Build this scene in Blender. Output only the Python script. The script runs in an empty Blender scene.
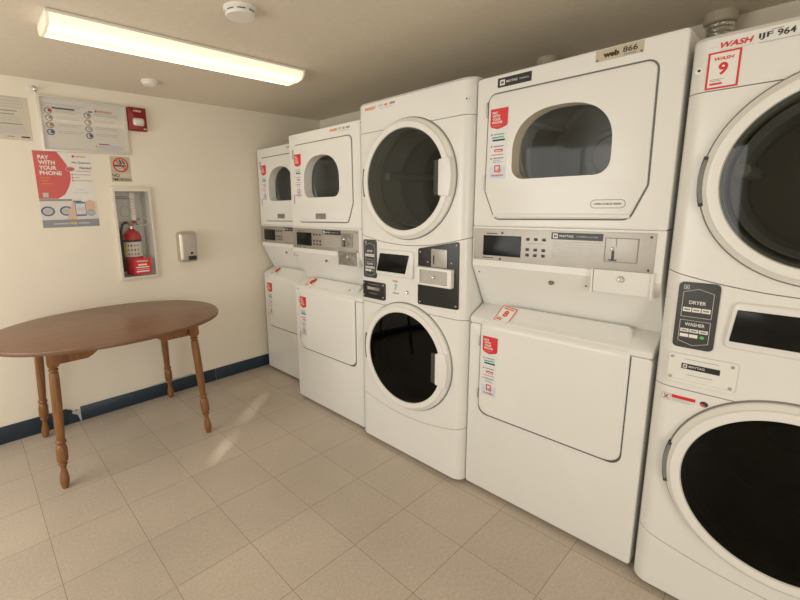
import bpy, bmesh, math, random
from math import sin, cos, pi, sqrt, radians
from mathutils import Vector, Matrix
from mathutils.geometry import tessellate_polygon
random.seed(4)
SC = bpy.context.scene
COL = SC.collection

# ------------------------------------------------------------------ materials
MATS = {}
def mat(name, col, rough=0.5, metal=0.0, spec=0.5, noise=0.0, nscale=8.0, bump=0.0, bscale=60.0, emis=None, estr=0.0, coat=0.0):
    if name in MATS: return MATS[name]
    m = bpy.data.materials.new(name); m.use_nodes = True
    nt = m.node_tree; b = nt.nodes['Principled BSDF']
    b.inputs['Base Color'].default_value = (*col, 1)
    b.inputs['Roughness'].default_value = rough
    b.inputs['Metallic'].default_value = metal
    b.inputs['Specular IOR Level'].default_value = spec
    b.inputs['Coat Weight'].default_value = coat
    b.inputs['Coat Roughness'].default_value = 0.08
    if noise or bump:
        tc = nt.nodes.new('ShaderNodeTexCoord')
    if noise:
        n = nt.nodes.new('ShaderNodeTexNoise'); n.inputs['Scale'].default_value = nscale; n.inputs['Detail'].default_value = 6
        r = nt.nodes.new('ShaderNodeMapRange')
        r.inputs['From Min'].default_value = .3; r.inputs['From Max'].default_value = .7
        r.inputs['To Min'].default_value = 1 - noise; r.inputs['To Max'].default_value = 1 + noise
        mx = nt.nodes.new('ShaderNodeVectorMath'); mx.operation = 'SCALE'
        mx.inputs[0].default_value = col
        nt.links.new(tc.outputs['Object'], n.inputs['Vector'])
        nt.links.new(n.outputs['Fac'], r.inputs['Value'])
        nt.links.new(r.outputs['Result'], mx.inputs['Scale'])
        nt.links.new(mx.outputs['Vector'], b.inputs['Base Color'])
    if bump:
        n2 = nt.nodes.new('ShaderNodeTexNoise'); n2.inputs['Scale'].default_value = bscale; n2.inputs['Detail'].default_value = 4
        bp = nt.nodes.new('ShaderNodeBump'); bp.inputs['Strength'].default_value = bump; bp.inputs['Distance'].default_value = .004
        nt.links.new(tc.outputs['Object'], n2.inputs['Vector'])
        nt.links.new(n2.outputs['Fac'], bp.inputs['Height'])
        nt.links.new(bp.outputs['Normal'], b.inputs['Normal'])
    if emis:
        b.inputs['Emission Color'].default_value = (*emis, 1); b.inputs['Emission Strength'].default_value = estr
    MATS[name] = m
    return m

def glass_mat(name, tint, refl=1.0, rough=0.03, ior=1.5):
    m = bpy.data.materials.new(name); m.use_nodes = True
    nt = m.node_tree
    for n in list(nt.nodes): nt.nodes.remove(n)
    o = nt.nodes.new('ShaderNodeOutputMaterial'); mx = nt.nodes.new('ShaderNodeMixShader')
    t = nt.nodes.new('ShaderNodeBsdfTransparent'); t.inputs['Color'].default_value = (*tint, 1)
    g = nt.nodes.new('ShaderNodeBsdfGlossy'); g.inputs['Roughness'].default_value = rough
    g.inputs['Color'].default_value = (refl, refl, refl, 1)
    f = nt.nodes.new('ShaderNodeFresnel'); ge = nt.nodes.new('ShaderNodeNewGeometry'); mr = nt.nodes.new('ShaderNodeMapRange')
    mr.inputs['To Min'].default_value = ior; mr.inputs['To Max'].default_value = 1 / ior
    nt.links.new(ge.outputs['Backfacing'], mr.inputs['Value']); nt.links.new(mr.outputs[0], f.inputs['IOR'])
    nt.links.new(f.outputs[0], mx.inputs[0]); nt.links.new(t.outputs[0], mx.inputs[1]); nt.links.new(g.outputs[0], mx.inputs[2])
    nt.links.new(mx.outputs[0], o.inputs['Surface'])
    MATS[name] = m
    return m

def floor_mat():
    m = bpy.data.materials.new('vinyl_tile'); m.use_nodes = True
    nt = m.node_tree; b = nt.nodes['Principled BSDF']; L = nt.links
    N = lambda t: nt.nodes.new('ShaderNode' + t)
    geo = N('NewGeometry'); sub = N('VectorMath'); sub.operation = 'SUBTRACT'; sub.inputs[1].default_value = (0.1013, 1.7435, 0)
    div = N('VectorMath'); div.operation = 'SCALE'; div.inputs['Scale'].default_value = 1 / .3048
    L.new(geo.outputs['Position'], sub.inputs[0]); L.new(sub.outputs[0], div.inputs[0])
    fr = N('VectorMath'); fr.operation = 'FRACTION'; L.new(div.outputs[0], fr.inputs[0])
    fl = N('VectorMath'); fl.operation = 'FLOOR'; L.new(div.outputs[0], fl.inputs[0])
    sp = N('SeparateXYZ'); L.new(fr.outputs[0], sp.inputs[0])
    ds = []
    for ax in ('X', 'Y'):
        a = N('Math'); a.operation = 'SUBTRACT'; L.new(sp.outputs[ax], a.inputs[0]); a.inputs[1].default_value = .5
        c = N('Math'); c.operation = 'ABSOLUTE'; L.new(a.outputs[0], c.inputs[0]); ds.append(c)
    mxm = N('Math'); mxm.operation = 'MAXIMUM'; L.new(ds[0].outputs[0], mxm.inputs[0]); L.new(ds[1].outputs[0], mxm.inputs[1])
    seam = N('MapRange'); seam.inputs['From Min'].default_value = .4945; seam.inputs['From Max'].default_value = .4975
    L.new(mxm.outputs[0], seam.inputs['Value'])
    wn = N('TexWhiteNoise'); wn.noise_dimensions = '3D'; L.new(fl.outputs[0], wn.inputs['Vector'])
    n1 = N('TexNoise'); n1.inputs['Scale'].default_value = 90; n1.inputs['Detail'].default_value = 5
    n2 = N('TexNoise'); n2.inputs['Scale'].default_value = 2.2; n2.inputs['Detail'].default_value = 3
    L.new(geo.outputs['Position'], n1.inputs['Vector']); L.new(geo.outputs['Position'], n2.inputs['Vector'])
    cr = N('ValToRGB'); L.new(n1.outputs['Fac'], cr.inputs[0])
    cr.color_ramp.elements[0].position = .3; cr.color_ramp.elements[0].color = (.51, .435, .352, 1)
    cr.color_ramp.elements[1].position = .7; cr.color_ramp.elements[1].color = (.605, .523, .43, 1)
    k = N('MapRange'); k.inputs['To Min'].default_value = .95; k.inputs['To Max'].default_value = 1.04; L.new(wn.outputs['Value'], k.inputs['Value'])
    k2 = N('MapRange'); k2.inputs['From Min'].default_value = .3; k2.inputs['From Max'].default_value = .7
    k2.inputs['To Min'].default_value = .93; k2.inputs['To Max'].default_value = 1.05; L.new(n2.outputs['Fac'], k2.inputs['Value'])
    km = N('Math'); km.operation = 'MULTIPLY'; L.new(k.outputs[0], km.inputs[0]); L.new(k2.outputs[0], km.inputs[1])
    sc = N('VectorMath'); sc.operation = 'SCALE'; L.new(cr.outputs[0], sc.inputs[0]); L.new(km.outputs[0], sc.inputs['Scale'])
    mx = N('Mix'); mx.data_type = 'RGBA'; L.new(seam.outputs[0], mx.inputs['Factor']); L.new(sc.outputs[0], mx.inputs['A'])
    mx.inputs['B'].default_value = (.27, .215, .16, 1)
    L.new(mx.outputs['Result'], b.inputs['Base Color'])
    b.inputs['Roughness'].default_value = .33; b.inputs['Specular IOR Level'].default_value = .45
    bp = N('Bump'); bp.inputs['Strength'].default_value = .05; bp.inputs['Distance'].default_value = .01
    L.new(n1.outputs['Fac'], bp.inputs['Height']); L.new(bp.outputs[0], b.inputs['Normal'])
    return m

def wood_mat(name, c0, c1, scale=(1, 14, 1), rough=.38):
    m = bpy.data.materials.new(name); m.use_nodes = True
    nt = m.node_tree; b = nt.nodes['Principled BSDF']; L = nt.links
    tc = nt.nodes.new('ShaderNodeTexCoord'); mp = nt.nodes.new('ShaderNodeMapping'); mp.inputs['Scale'].default_value = scale
    n = nt.nodes.new('ShaderNodeTexNoise'); n.inputs['Scale'].default_value = 5; n.inputs['Detail'].default_value = 8; n.inputs['Distortion'].default_value = .6
    cr = nt.nodes.new('ShaderNodeValToRGB'); cr.color_ramp.elements[0].position = .32; cr.color_ramp.elements[1].position = .68
    cr.color_ramp.elements[0].color = (*c0, 1); cr.color_ramp.elements[1].color = (*c1, 1)
    L.new(tc.outputs['Object'], mp.inputs[0]); L.new(mp.outputs[0], n.inputs['Vector']); L.new(n.outputs['Fac'], cr.inputs[0]); L.new(cr.outputs[0], b.inputs['Base Color'])
    b.inputs['Roughness'].default_value = rough
    MATS[name] = m
    return m

def lens_mat():
    # prismatic wraparound lens, tube glow painted into the emission as bands along local x
    m = bpy.data.materials.new('lamp_lens'); m.use_nodes = True
    nt = m.node_tree; b = nt.nodes['Principled BSDF']; L = nt.links
    b.inputs['Base Color'].default_value = (.8, .76, .66, 1); b.inputs['Roughness'].default_value = .3
    tc = nt.nodes.new('ShaderNodeTexCoord'); sp = nt.nodes.new('ShaderNodeSeparateXYZ'); L.new(tc.outputs['Object'], sp.inputs[0])
    ab = nt.nodes.new('ShaderNodeMath'); ab.operation = 'ABSOLUTE'; L.new(sp.outputs['Y'], ab.inputs[0])
    cr = nt.nodes.new('ShaderNodeValToRGB'); mr = nt.nodes.new('ShaderNodeMapRange')
    mr.inputs['From Max'].default_value = .1; L.new(ab.outputs[0], mr.inputs['Value']); L.new(mr.outputs[0], cr.inputs[0])
    e = cr.color_ramp.elements
    e[0].position = 0; e[0].color = (.34, .34, .34, 1); e[1].position = 1; e[1].color = (.27, .27, .27, 1)
    for p, v in ((.28, .42), (.5, 1.6), (.72, .45)):
        q = e.new(p); q.color = (v, v, v, 1)
    ml = nt.nodes.new('ShaderNodeMath'); ml.operation = 'MULTIPLY'; ml.inputs[1].default_value = LENS
    L.new(cr.outputs[0], ml.inputs[0]); L.new(ml.outputs[0], b.inputs['Emission Strength'])
    b.inputs['Emission Color'].default_value = (1.0, .83, .57, 1)
    MATS['lamp_lens'] = m
    return m

LENS = 2.6
WHITE = mat('white_enamel', (.79, .785, .745), .27, spec=.5, noise=.015, nscale=3)
RING = mat('door_plastic', (.81, .80, .755), .35)
CREAM = mat('cream_plastic', (.66, .60, .47), .45)
DKGAP = mat('shade_and_fitting_dark', (.05, .05, .047), .7)
DKLINE = mat('door_shadow_line', (.10, .10, .095), .7)  # tone painted in for the shade around the washer doors
GREYGAP = mat('gap_and_fitting_grey', (.22, .22, .20), .6)
STEEL = mat('brushed_steel', (.45, .43, .39), .5, metal=.85, noise=.05, nscale=14)
DULL = mat('stained_steel', (.33, .31, .275), .5, metal=.7, noise=.3, nscale=35)
CHROME = mat('chrome', (.78, .77, .75), .15, metal=1)
DRUM = mat('drum_metal', (.66, .66, .65), .45, metal=.1)
DRUMW = mat('galvanised_drum', (.5, .5, .49), .35, metal=.8)
BLACK = mat('black_plastic', (.018, .018, .018), .35)
SCREEN = mat('display_black', (.006, .006, .006), .18, spec=.25)
CHAR = mat('charcoal_label', (.05, .05, .052), .45)
PAPER = mat('paper_white', (.82, .80, .75), .6)
FILM = mat('sticker_film', (.74, .765, .765), .4)
PALEB = mat('pale_blue_print', (.62, .70, .78), .5)
RED = mat('print_red', (.66, .025, .03), .4)
ORANGE = mat('print_orange', (.75, .22, .08), .5)
INK = mat('print_ink', (.035, .033, .03), .6)
GREYINK = mat('print_grey', (.30, .29, .275), .6)
LGREY = mat('print_light_grey', (.52, .51, .48), .6)
NAVY = mat('print_navy', (.10, .13, .27), .6)
TEAL = mat('print_teal', (.05, .38, .42), .6)
GREEN = mat('print_green', (.10, .50, .16), .5)
YELLOW = mat('print_yellow', (.80, .68, .12), .5)
SKIN = mat('print_skin', (.70, .48, .36), .6)
BEIGE = mat('plate_beige', (.52, .46, .34), .5)
DKBROWN = mat('print_dark_brown', (.05, .025, .015), .6)
POSTERRED = mat('poster_red', (.62, .12, .115), .3)
POSTERW = mat('poster_white', (.80, .77, .72), .28)
LAV = mat('print_lavender', (.66, .65, .72), .35)
WALL = mat('painted_wall', (.84, .775, .655), .5, spec=.35, noise=.02, nscale=2, bump=.12, bscale=90)
CEIL = mat('painted_ceiling', (.74, .665, .54), .55, spec=.3, noise=.03, nscale=40, bump=.25, bscale=160)
NAVYB = mat('navy_vinyl', (.018, .034, .055), .4)
LITE = mat('white_plastic', (.78, .75, .68), .45)
ALARM = mat('alarm_red', (.25, .010, .013), .35)
EXTRED = mat('extinguisher_red', (.58, .02, .02), .25)
CABM = mat('cabinet_enamel', (.72, .665, .56), .4)
CABIN = mat('cabinet_inside', (.80, .79, .74), .5)
RUBBER = mat('black_rubber', (.02, .02, .02), .6)
FOIL = mat('foil', (.75, .74, .72), .25, metal=1, bump=.8, bscale=70)
BROWN = mat('brown_plug', (.22, .14, .08), .5)
GLD = glass_mat('dryer_glass', (.36, .37, .345), .40, .04, 1.6)
GLA = glass_mat('dryer_window_glass', (.90, .91, .90), .30, .05, 1.45)
GLW = glass_mat('washer_glass', (.06, .06, .05), .4)
GLP = glass_mat('clear_glass', (.985, .985, .98), .6, .06)
FRAMEM = mat('frame_silver', (.70, .67, .60), .35, metal=.3)
LEG = wood_mat('turned_wood', (.17, .070, .020), (.275, .122, .038), (9, 9, 1.2), .32)
TOP = wood_mat('walnut_laminate', (.195, .098, .055), (.275, .148, .086), (1.0, 9, 9), .34)
EDGE = mat('table_edge', (.15, .075, .035), .4)

# ------------------------------------------------------------------ geometry helpers
def rpoly(pts, rad, n=6):
    out = []; N = len(pts)
    for i, p in enumerate(pts):
        r = rad[i] if isinstance(rad, (list, tuple)) else rad
        P = Vector(p); A = Vector(pts[i - 1]); B = Vector(pts[(i + 1) % N])
        if r <= 0: out.append((P.x, P.y)); continue
        a = (A - P).normalized(); b = (B - P).normalized()
        ang = a.angle(b); t = r / math.tan(ang / 2); t = min(t, (A - P).length * .49, (B - P).length * .49); r2 = t * math.tan(ang / 2)
        c = P + (a + b).normalized() * (r2 / sin(ang / 2))
        s = P + a * t - c; e = P + b * t - c
        a0 = math.atan2(s.y, s.x); a1 = math.atan2(e.y, e.x); d = (a1 - a0 + pi) % (2 * pi) - pi
        for k in range(n + 1):
            q = a0 + d * k / n; out.append((c.x + r2 * cos(q), c.y + r2 * sin(q)))
    return out
def rrect(x0, x1, y0, y1, r=0, n=5): return rpoly([(x0, y0), (x1, y0), (x1, y1), (x0, y1)], r, n)
def ellipse(cx, cy, a, b, n=48, e=2.0):
    o = []
    for i in range(n):
        t = 2 * pi * i / n; c, s = cos(t), sin(t)
        o.append((cx + a * math.copysign(abs(c) ** (2 / e), c), cy + b * math.copysign(abs(s) ** (2 / e), s)))
    return o
def area2(l): return sum(l[i - 1][0] * l[i][1] - l[i][0] * l[i - 1][1] for i in range(len(l)))
def ccw(l): return list(l) if area2(l) > 0 else list(reversed(l))
def inset(l, d):
    out = []; N = len(l)
    for i in range(N):
        p = Vector(l[i]); a = p - Vector(l[i - 1]); b = Vector(l[(i + 1) % N]) - p
        if a.length < 1e-9: a = b
        if b.length < 1e-9: b = a
        na = Vector((-a.y, a.x)).normalized(); nb = Vector((-b.y, b.x)).normalized(); m = na + nb
        if m.length < 1e-6: m = na
        m.normalize(); k = max(m.dot(na), .4); q = p + m * (d / k); out.append((q.x, q.y))
    return out

_tc = {}
def text_polys(s, bold=0.0, shear=0.0):
    key = (s, bold, shear)
    if key not in _tc:
        cu = bpy.data.curves.new('t', 'FONT'); cu.body = s; cu.offset = bold; cu.shear = shear; cu.resolution_u = 3; cu.fill_mode = 'FRONT'
        ob = bpy.data.objects.new('t', cu); COL.objects.link(ob)
        dg = bpy.context.evaluated_depsgraph_get()
        me = bpy.data.meshes.new_from_object(ob.evaluated_get(dg))
        vs = [(v.co.x, v.co.y) for v in me.vertices]; fs = [tuple(p.vertices) for p in me.polygons]
        bpy.data.objects.remove(ob); bpy.data.curves.remove(cu); bpy.data.meshes.remove(me)
        x0 = min(v[0] for v in vs); x1 = max(v[0] for v in vs); y0 = min(v[1] for v in vs); y1 = max(v[1] for v in vs)
        _tc[key] = ([((x - x0) / (y1 - y0), (y - y0) / (y1 - y0)) for x, y in vs], fs, (x1 - x0) / (y1 - y0))
    return _tc[key]

class MB:
    def __init__(s, dx=0): s.bm = bmesh.new(); s.slots = []; s.fr = None; s.dx = dx
    def mi(s, m):
        if m not in s.slots: s.slots.append(m)
        return s.slots.index(m)
    def face(s, pts, m, smooth=True):
        vs = [s.bm.verts.new(p) for p in pts]
        f = s.bm.faces.new(vs); f.material_index = s.mi(m); f.smooth = smooth; return f
    def F(s, vs, m):
        try: f = s.bm.faces.new(vs)
        except ValueError: return None
        f.material_index = s.mi(m); f.smooth = True; return f
    def box(s, x0, x1, y0, y1, z0, z1, m, bev=0, seg=2):
        v = [s.bm.verts.new(p) for p in ((x0,y0,z0),(x1,y0,z0),(x1,y1,z0),(x0,y1,z0),(x0,y0,z1),(x1,y0,z1),(x1,y1,z1),(x0,y1,z1))]
        fs = [s.F([v[i] for i in q], m) for q in ((3,2,1,0),(4,5,6,7),(0,1,5,4),(1,2,6,5),(2,3,7,6),(3,0,4,7))]
        if bev:
            es = list({e for f in fs for e in f.edges})
            bmesh.ops.bevel(s.bm, geom=es, offset=bev, segments=seg, affect='EDGES', profile=.5, clamp_overlap=True)
    def prism(s, loop, a0, a1, m, axis='y', bev=0, bev1=0, holes=(), cap1=True, rim=None, rimmat=None, seg=3):
        """extrude a 2D loop along an axis from a0 (front) to a1; holes are cut in the front cap and run back to rim (or a1)"""
        loop = ccw(loop); sg = 1 if a1 > a0 else -1
        def P(p, a):
            return (p[0], a, p[1]) if axis == 'y' else ((a, p[0], p[1]) if axis == 'x' else (p[0], p[1], a))
        rings = []
        if bev:
            for k in range(seg + 1):
                t = k / seg * pi / 2
                rings.append((inset(loop, bev * (1 - sin(t))), a0 + sg * bev * (1 - cos(t))))
        else: rings.append((loop, a0))
        if bev1:
            for k in range(seg + 1):
                t = k / seg * pi / 2
                rings.append((inset(loop, bev1 * (1 - cos(t))), a1 - sg * bev1 * (1 - sin(t))))
        else: rings.append((loop, a1))
        R = [[s.bm.verts.new(P(p, a)) for p in l] for l, a in rings]; n = len(loop)
        for A, B in zip(R, R[1:]):
            for i in range(n): s.F([A[i], A[(i + 1) % n], B[(i + 1) % n], B[i]], m)
        H = [[s.bm.verts.new(P(p, a0)) for p in ccw(h)] for h in holes]
        s.cap(R[0], H, rings[0][0], [ccw(h) for h in holes], m)
        if rim is None and holes: s.cap(R[-1], [[s.bm.verts.new(P(p, a1)) for p in ccw(h)] for h in holes], rings[-1][0], [ccw(h) for h in holes], m)
        elif cap1: s.cap(R[-1], [], rings[-1][0], [], m)
        for h, hv in zip(holes, H):
            e = rim if rim is not None else a1
            B = [s.bm.verts.new(P(p, e)) for p in ccw(h)]; k = len(hv)
            for i in range(k): s.F([hv[i], hv[(i + 1) % k], B[(i + 1) % k], B[i]], rimmat or m)
    def cap(s, vs, hv, l2, h2, m):
        if not hv: s.F(vs, m); return
        allv = list(vs) + [v for h in hv for v in h]
        tris = tessellate_polygon([[Vector((x, y, 0)) for x, y in l2]] + [[Vector((x, y, 0)) for x, y in h] for h in h2])
        for t in tris: s.F([allv[i] for i in t], m)
    def lathe(s, prof, m, o=(0, 0, 0), ax=(0, 0, 1), seg=32, mats=None, cap0=False, cap1=False):
        ax = Vector(ax).normalized(); t = Vector((1, 0, 0)) if abs(ax.x) < .9 else Vector((0, 1, 0))
        e1 = (t - ax * t.dot(ax)).normalized(); e2 = ax.cross(e1); o = Vector(o); R = []
        for r, h in prof:
            if r < 1e-6: R.append([s.bm.verts.new(o + ax * h)])
            else: R.append([s.bm.verts.new(o + ax * h + (e1 * cos(2*pi*k/seg) + e2 * sin(2*pi*k/seg)) * r) for k in range(seg)])
        for j, (A, B) in enumerate(zip(R, R[1:])):
            mm = mats[j] if mats else m
            for k in range(seg):
                k2 = (k + 1) % seg
                if len(A) == 1 and len(B) == 1: continue
                if len(A) == 1: s.F([A[0], B[k2], B[k]], mm)
                elif len(B) == 1: s.F([A[k], A[k2], B[0]], mm)
                else: s.F([A[k], A[k2], B[k2], B[k]], mm)
        if cap0: s.F(list(reversed(R[0])), mats[0] if mats else m)
        if cap1: s.F(R[-1], mats[-1] if mats else m)
    def tube(s, pts, r, m, seg=10, caps=True):
        pts = [Vector(p) for p in pts]; R = []; up = Vector((0, 0, 1)); pe = None
        for i, p in enumerate(pts):
            d = (pts[min(i + 1, len(pts) - 1)] - pts[max(i - 1, 0)]).normalized()
            if pe is None: t = up if abs(d.z) < .9 else Vector((1, 0, 0)); e1 = (t - d * t.dot(d)).normalized()
            else: e1 = (pe - d * pe.dot(d)).normalized()
            pe = e1; e2 = d.cross(e1); rr = r[i] if isinstance(r, (list, tuple)) else r
            R.append([s.bm.verts.new(p + (e1 * cos(2*pi*k/seg) + e2 * sin(2*pi*k/seg)) * rr) for k in range(seg)])
        for A, B in zip(R, R[1:]):
            for k in range(seg): s.F([A[k], A[(k+1) % seg], B[(k+1) % seg], B[k]], m)
        if caps: s.F(list(reversed(R[0])), m); s.F(R[-1], m)
    # ---- flat printed things: 2D drawing on a plane, layers a fraction of a millimetre apart
    def frame(s, o, ex=(1, 0, 0), ey=(0, 0, 1), n=None):
        ex = Vector(ex).normalized(); ey = Vector(ey).normalized(); n = Vector(n) if n else ex.cross(ey)
        s.fr = (Vector(o), ex, ey, n.normalized()); return s
    def at(s, x, y, h): o, ex, ey, n = s.fr; return o + ex * x + ey * y + n * h
    def pol(s, pts, m, lay=1, th=None):
        pts = ccw(pts); h = lay * .0005
        top = [s.bm.verts.new(s.at(x, y, h)) for x, y in pts]; s.F(top, m)
        if th is not None:
            bot = [s.bm.verts.new(s.at(x, y, h - th)) for x, y in pts]; n = len(pts)
            for i in range(n): s.F([bot[i], bot[(i+1) % n], top[(i+1) % n], top[i]], m)
            s.F(list(reversed(bot)), m)
    def rect(s, x0, x1, y0, y1, m, lay=1, th=None, r=0): s.pol(rrect(x0, x1, y0, y1, r) if r else [(x0,y0),(x1,y0),(x1,y1),(x0,y1)], m, lay, th)
    def ell(s, cx, cy, a, b, m, lay=1, n=24): s.pol(ellipse(cx, cy, a, b, n), m, lay)
    def ringp(s, outer, inner, m, lay=1):
        outer = ccw(outer); inner = ccw(inner); h = lay * .0005; n = len(outer)
        A = [s.bm.verts.new(s.at(x, y, h)) for x, y in outer]; B = [s.bm.verts.new(s.at(x, y, h)) for x, y in inner]
        for i in range(n): s.F([A[i], A[(i+1) % n], B[(i+1) % n], B[i]], m)
    def border(s, x0, x1, y0, y1, w, m, lay=2):
        s.ringp([(x0,y0),(x1,y0),(x1,y1),(x0,y1)], [(x0+w,y0+w),(x1-w,y0+w),(x1-w,y1-w),(x0+w,y1-w)], m, lay)
    def txt(s, t, x, y, size, m, lay=3, align='l', bold=.015, shear=0, width=None):
        vs, fs, w = text_polys(t, bold, shear); kx = size
        if width: kx = width / w
        dx = {'l': 0, 'c': -w * kx / 2, 'r': -w * kx}[align]; h = lay * .0005
        V = [s.bm.verts.new(s.at(x + dx + a * kx, y + b * size, h)) for a, b in vs]
        for f in fs: s.F([V[i] for i in f], m)
    def bars(s, x0, x1, y1, y0, n, m, lay=2, fill=.45, rag=.25):
        st = (y1 - y0) / n
        for i in range(n):
            a = y1 - i * st; s.rect(x0, x1 - (x1 - x0) * rag * random.random(), a - st * fill, a, m, lay)
    def build(s, name, parent=None, sharp=32, recalc=True):
        if s.dx: bmesh.ops.translate(s.bm, vec=(s.dx, 0, 0), verts=s.bm.verts)
        if recalc: bmesh.ops.recalc_face_normals(s.bm, faces=s.bm.faces)
        me = bpy.data.meshes.new(name); s.bm.to_mesh(me); s.bm.free()
        for m in s.slots: me.materials.append(m)
        me.set_sharp_from_angle(angle=radians(sharp))
        o = bpy.data.objects.new(name, me); COL.objects.link(o)
        if parent: o.parent = parent
        return o

def tag(o, label, cat, group=None):
    o['label'] = label; o['category'] = cat
    if group: o['group'] = group
    return o
def thing(name, label, cat, loc=(0,0,0), rotz=0, group=None):
    o = bpy.data.objects.new(name, None); COL.objects.link(o); o.empty_display_size = .1
    o.location = loc; o.rotation_euler = (0, 0, rotz); return tag(o, label, cat, group)
def struct(o): o['kind'] = 'structure'; return o
def cut(o, cutters):
    cs = []
    for c in cutters:
        mo = o.modifiers.new('b', 'BOOLEAN'); mo.operation = 'DIFFERENCE'; mo.solver = 'EXACT'; mo.object = c; cs.append(c)
    dg = bpy.context.evaluated_depsgraph_get()
    me = bpy.data.meshes.new_from_object(o.evaluated_get(dg)); o.modifiers.clear()
    old = o.data; me.name = old.name; o.data = me; bpy.data.meshes.remove(old)
    me.set_sharp_from_angle(angle=radians(32))

# ------------------------------------------------------------------ room
XR, YB, HC, XL, YF = 2.515, 3.1527, 2.1074, -1.5, -1.9
m = MB(); m.box(XL-.1, XR+.1, YF-.1, YB+.3, -.1, 0, floor_mat()); struct(m.build('floor'))
m = MB(); m.box(XL-.1, XR+.1, YF-.1, YB+.3, HC, HC+.1, CEIL); struct(m.build('ceiling'))
CX0, CX1, CZ0, CZ1 = .764, .998, .905, 1.498            # extinguisher cabinet opening
m = MB(); m.prism([(XL-.1, 0), (XR+.1, 0), (XR+.1, HC), (XL-.1, HC)], YB, YB+.3, WALL, holes=[[(CX0,CZ0),(CX1,CZ0),(CX1,CZ1),(CX0,CZ1)]]); struct(m.build('wall_back'))
m = MB(); m.box(XR, XR+.1, YF-.1, YB, 0, HC, WALL); struct(m.build('wall_right'))
m = MB(); m.prism([(XL, 0), (XR, 0), (XR, HC), (XL, HC)], YF, YF-.1, WALL, holes=[[(-.75, .02), (.25, .02), (.25, 1.98), (-.75, 1.98)]]); struct(m.build('wall_front'))
m = MB()
for a, b, c, d in ((-.81, -.74, 0, 2.03), (.24, .31, 0, 2.03), (-.81, .31, 1.97, 2.04)): m.box(a, b, YF-.1, YF+.012, c, d, LITE, .003)
struct(m.build('added_doorway_1'))  # unseen doorway frame, added behind the camera for its fill light
WY0, WY1, WZ0, WZ1 = .72, 2.9, .45, 1.95                   # unseen window, added behind-left of the camera as a fill opening
SLOT = [(.178, 1.44), (.210, 1.44), (.210, 1.55), (.178, 1.55)]; SLOT2 = [(.190, 1.61), (.220, 1.61), (.220, 1.77), (.190, 1.77)]  # unseen wall slots, added to shape the sun streak on the floor
m = MB(); m.prism([(YF, 0), (YB, 0), (YB, HC), (YF, HC)], XL, XL-.02, WALL, axis='x', holes=[[(WY0,WZ0),(WY1,WZ0),(WY1,WZ1),(WY0,WZ1)], SLOT, SLOT2]); struct(m.build('wall_left'))
m = MB()
for a, b, c, d in ((WY0, WY1, WZ0, WZ0+.04), (WY0, WY1, WZ1-.04, WZ1), (WY0, WY0+.04, WZ0, WZ1), (WY1-.04, WY1, WZ0, WZ1), (1.8, 1.83, WZ0, WZ1)):
    m.box(XL-.05, XL+.015, a, b, c, d, LITE)
struct(m.build('added_window_1'))  # frame of the unseen added window
# baseboard: navy vinyl along the back wall, in lengths with a torn joint
m = MB()
m.box(XL, .352, YB-.007, YB, 0, .108, NAVYB, .002)
m.prism([(.352, 0), (.42, 0), (.42, .062), (.405, .085), (.385, .078), (.37, .096), (.352, .1)], YB-.006, YB, NAVYB)
m.prism([(.375, .068), (.405, .050), (.416, .004), (.423, .004), (.421, .085), (.40, .078), (.382, .088)], YB-.0085, YB-.006, mat('torn_backing', (.50, .49, .45), .8))
m.box(.424, 1.36, YB-.007, YB, 0, .098, NAVYB, .002)
m.box(1.363, XR, YB-.007, YB, 0, .098, NAVYB, .002)
struct(m.build('baseboard_back'))
m = MB(); m.prism([(.84, .098), (1.20, .098), (1.17, .112), (1.10, .106), (1.02, .114), (.88, .104)], YB-.004, YB, mat('torn_backing', (.50, .49, .45), .8)); struct(m.build('trim_1'))

# ------------------------------------------------------------------ ceiling fixtures
lt = thing('ceiling_light', 'long fluorescent ceiling light with glowing wraparound lens above the table', 'light', ((.345+1.535)/2, (2.045+2.243)/2, HC))
hl, hw, hh = .595, .099, .056
m = MB(); m.box(-hl, hl, -hw-.002, hw+.002, -.012, 0, LITE, .002)
m.box(-hl, hl, -hw-.006, -hw-.001, -.011, -.002, LITE); m.build('pan', lt)
lens = lens_mat()
prof = [(-hw, -.012), (-hw+.006, -.035), (-hw+.022, -.05), (-hw*.45, -hh), (hw*.45, -hh), (hw-.022, -.05), (hw-.006, -.035), (hw, -.012)]
m = MB(); m.prism(prof, -hl+.012, hl-.012, lens, axis='x'); m.build('lens', lt, sharp=60)
for sgn in (-1, 1):
    m = MB(); a = sgn * (hl - .012); m.prism([(y*1.01, z*1.02) for y, z in prof], a, sgn * hl, mat('lamp_end_cap', (.80, .74, .62), .4, emis=(1, .8, .5), estr=.25), axis='x', bev1=.003); m.build('end_cap', lt)

sd = thing('smoke_detector', 'larger round white smoke detector with dark slots, near the top of the picture', 'smoke detector', (.905, 1.60, HC))
m = MB(); m.lathe([(.062, 0), (.062, -.008), (.056, -.012), (.056, -.0145)], LITE, seg=40, cap0=True); m.build('base', sd)
m = MB(); m.lathe([(.0565, -.0135), (.0565, -.024), (.052, -.030), (0, -.032)], LITE, seg=40); m.build('cover', sd)
for k in range(8):
    m = MB(); a0 = k * pi / 4 + .1; pts = [(.0570*cos(a0 + t*.09), .0570*sin(a0 + t*.09)) for t in range(7)]
    for A, B in zip(pts, pts[1:]): m.face([(*A, -.016), (*B, -.016), (*B, -.020), (*A, -.020)], DKGAP)
    m.build('vent_slot', sd)
sd = thing('smoke_detector', 'smaller plain white detector on the ceiling between light and back wall', 'smoke detector', (.954, 2.79, HC))
m = MB(); m.lathe([(.05, 0), (.05, -.01), (.046, -.014)], LITE, seg=32, cap0=True); m.build('base', sd)
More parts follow.
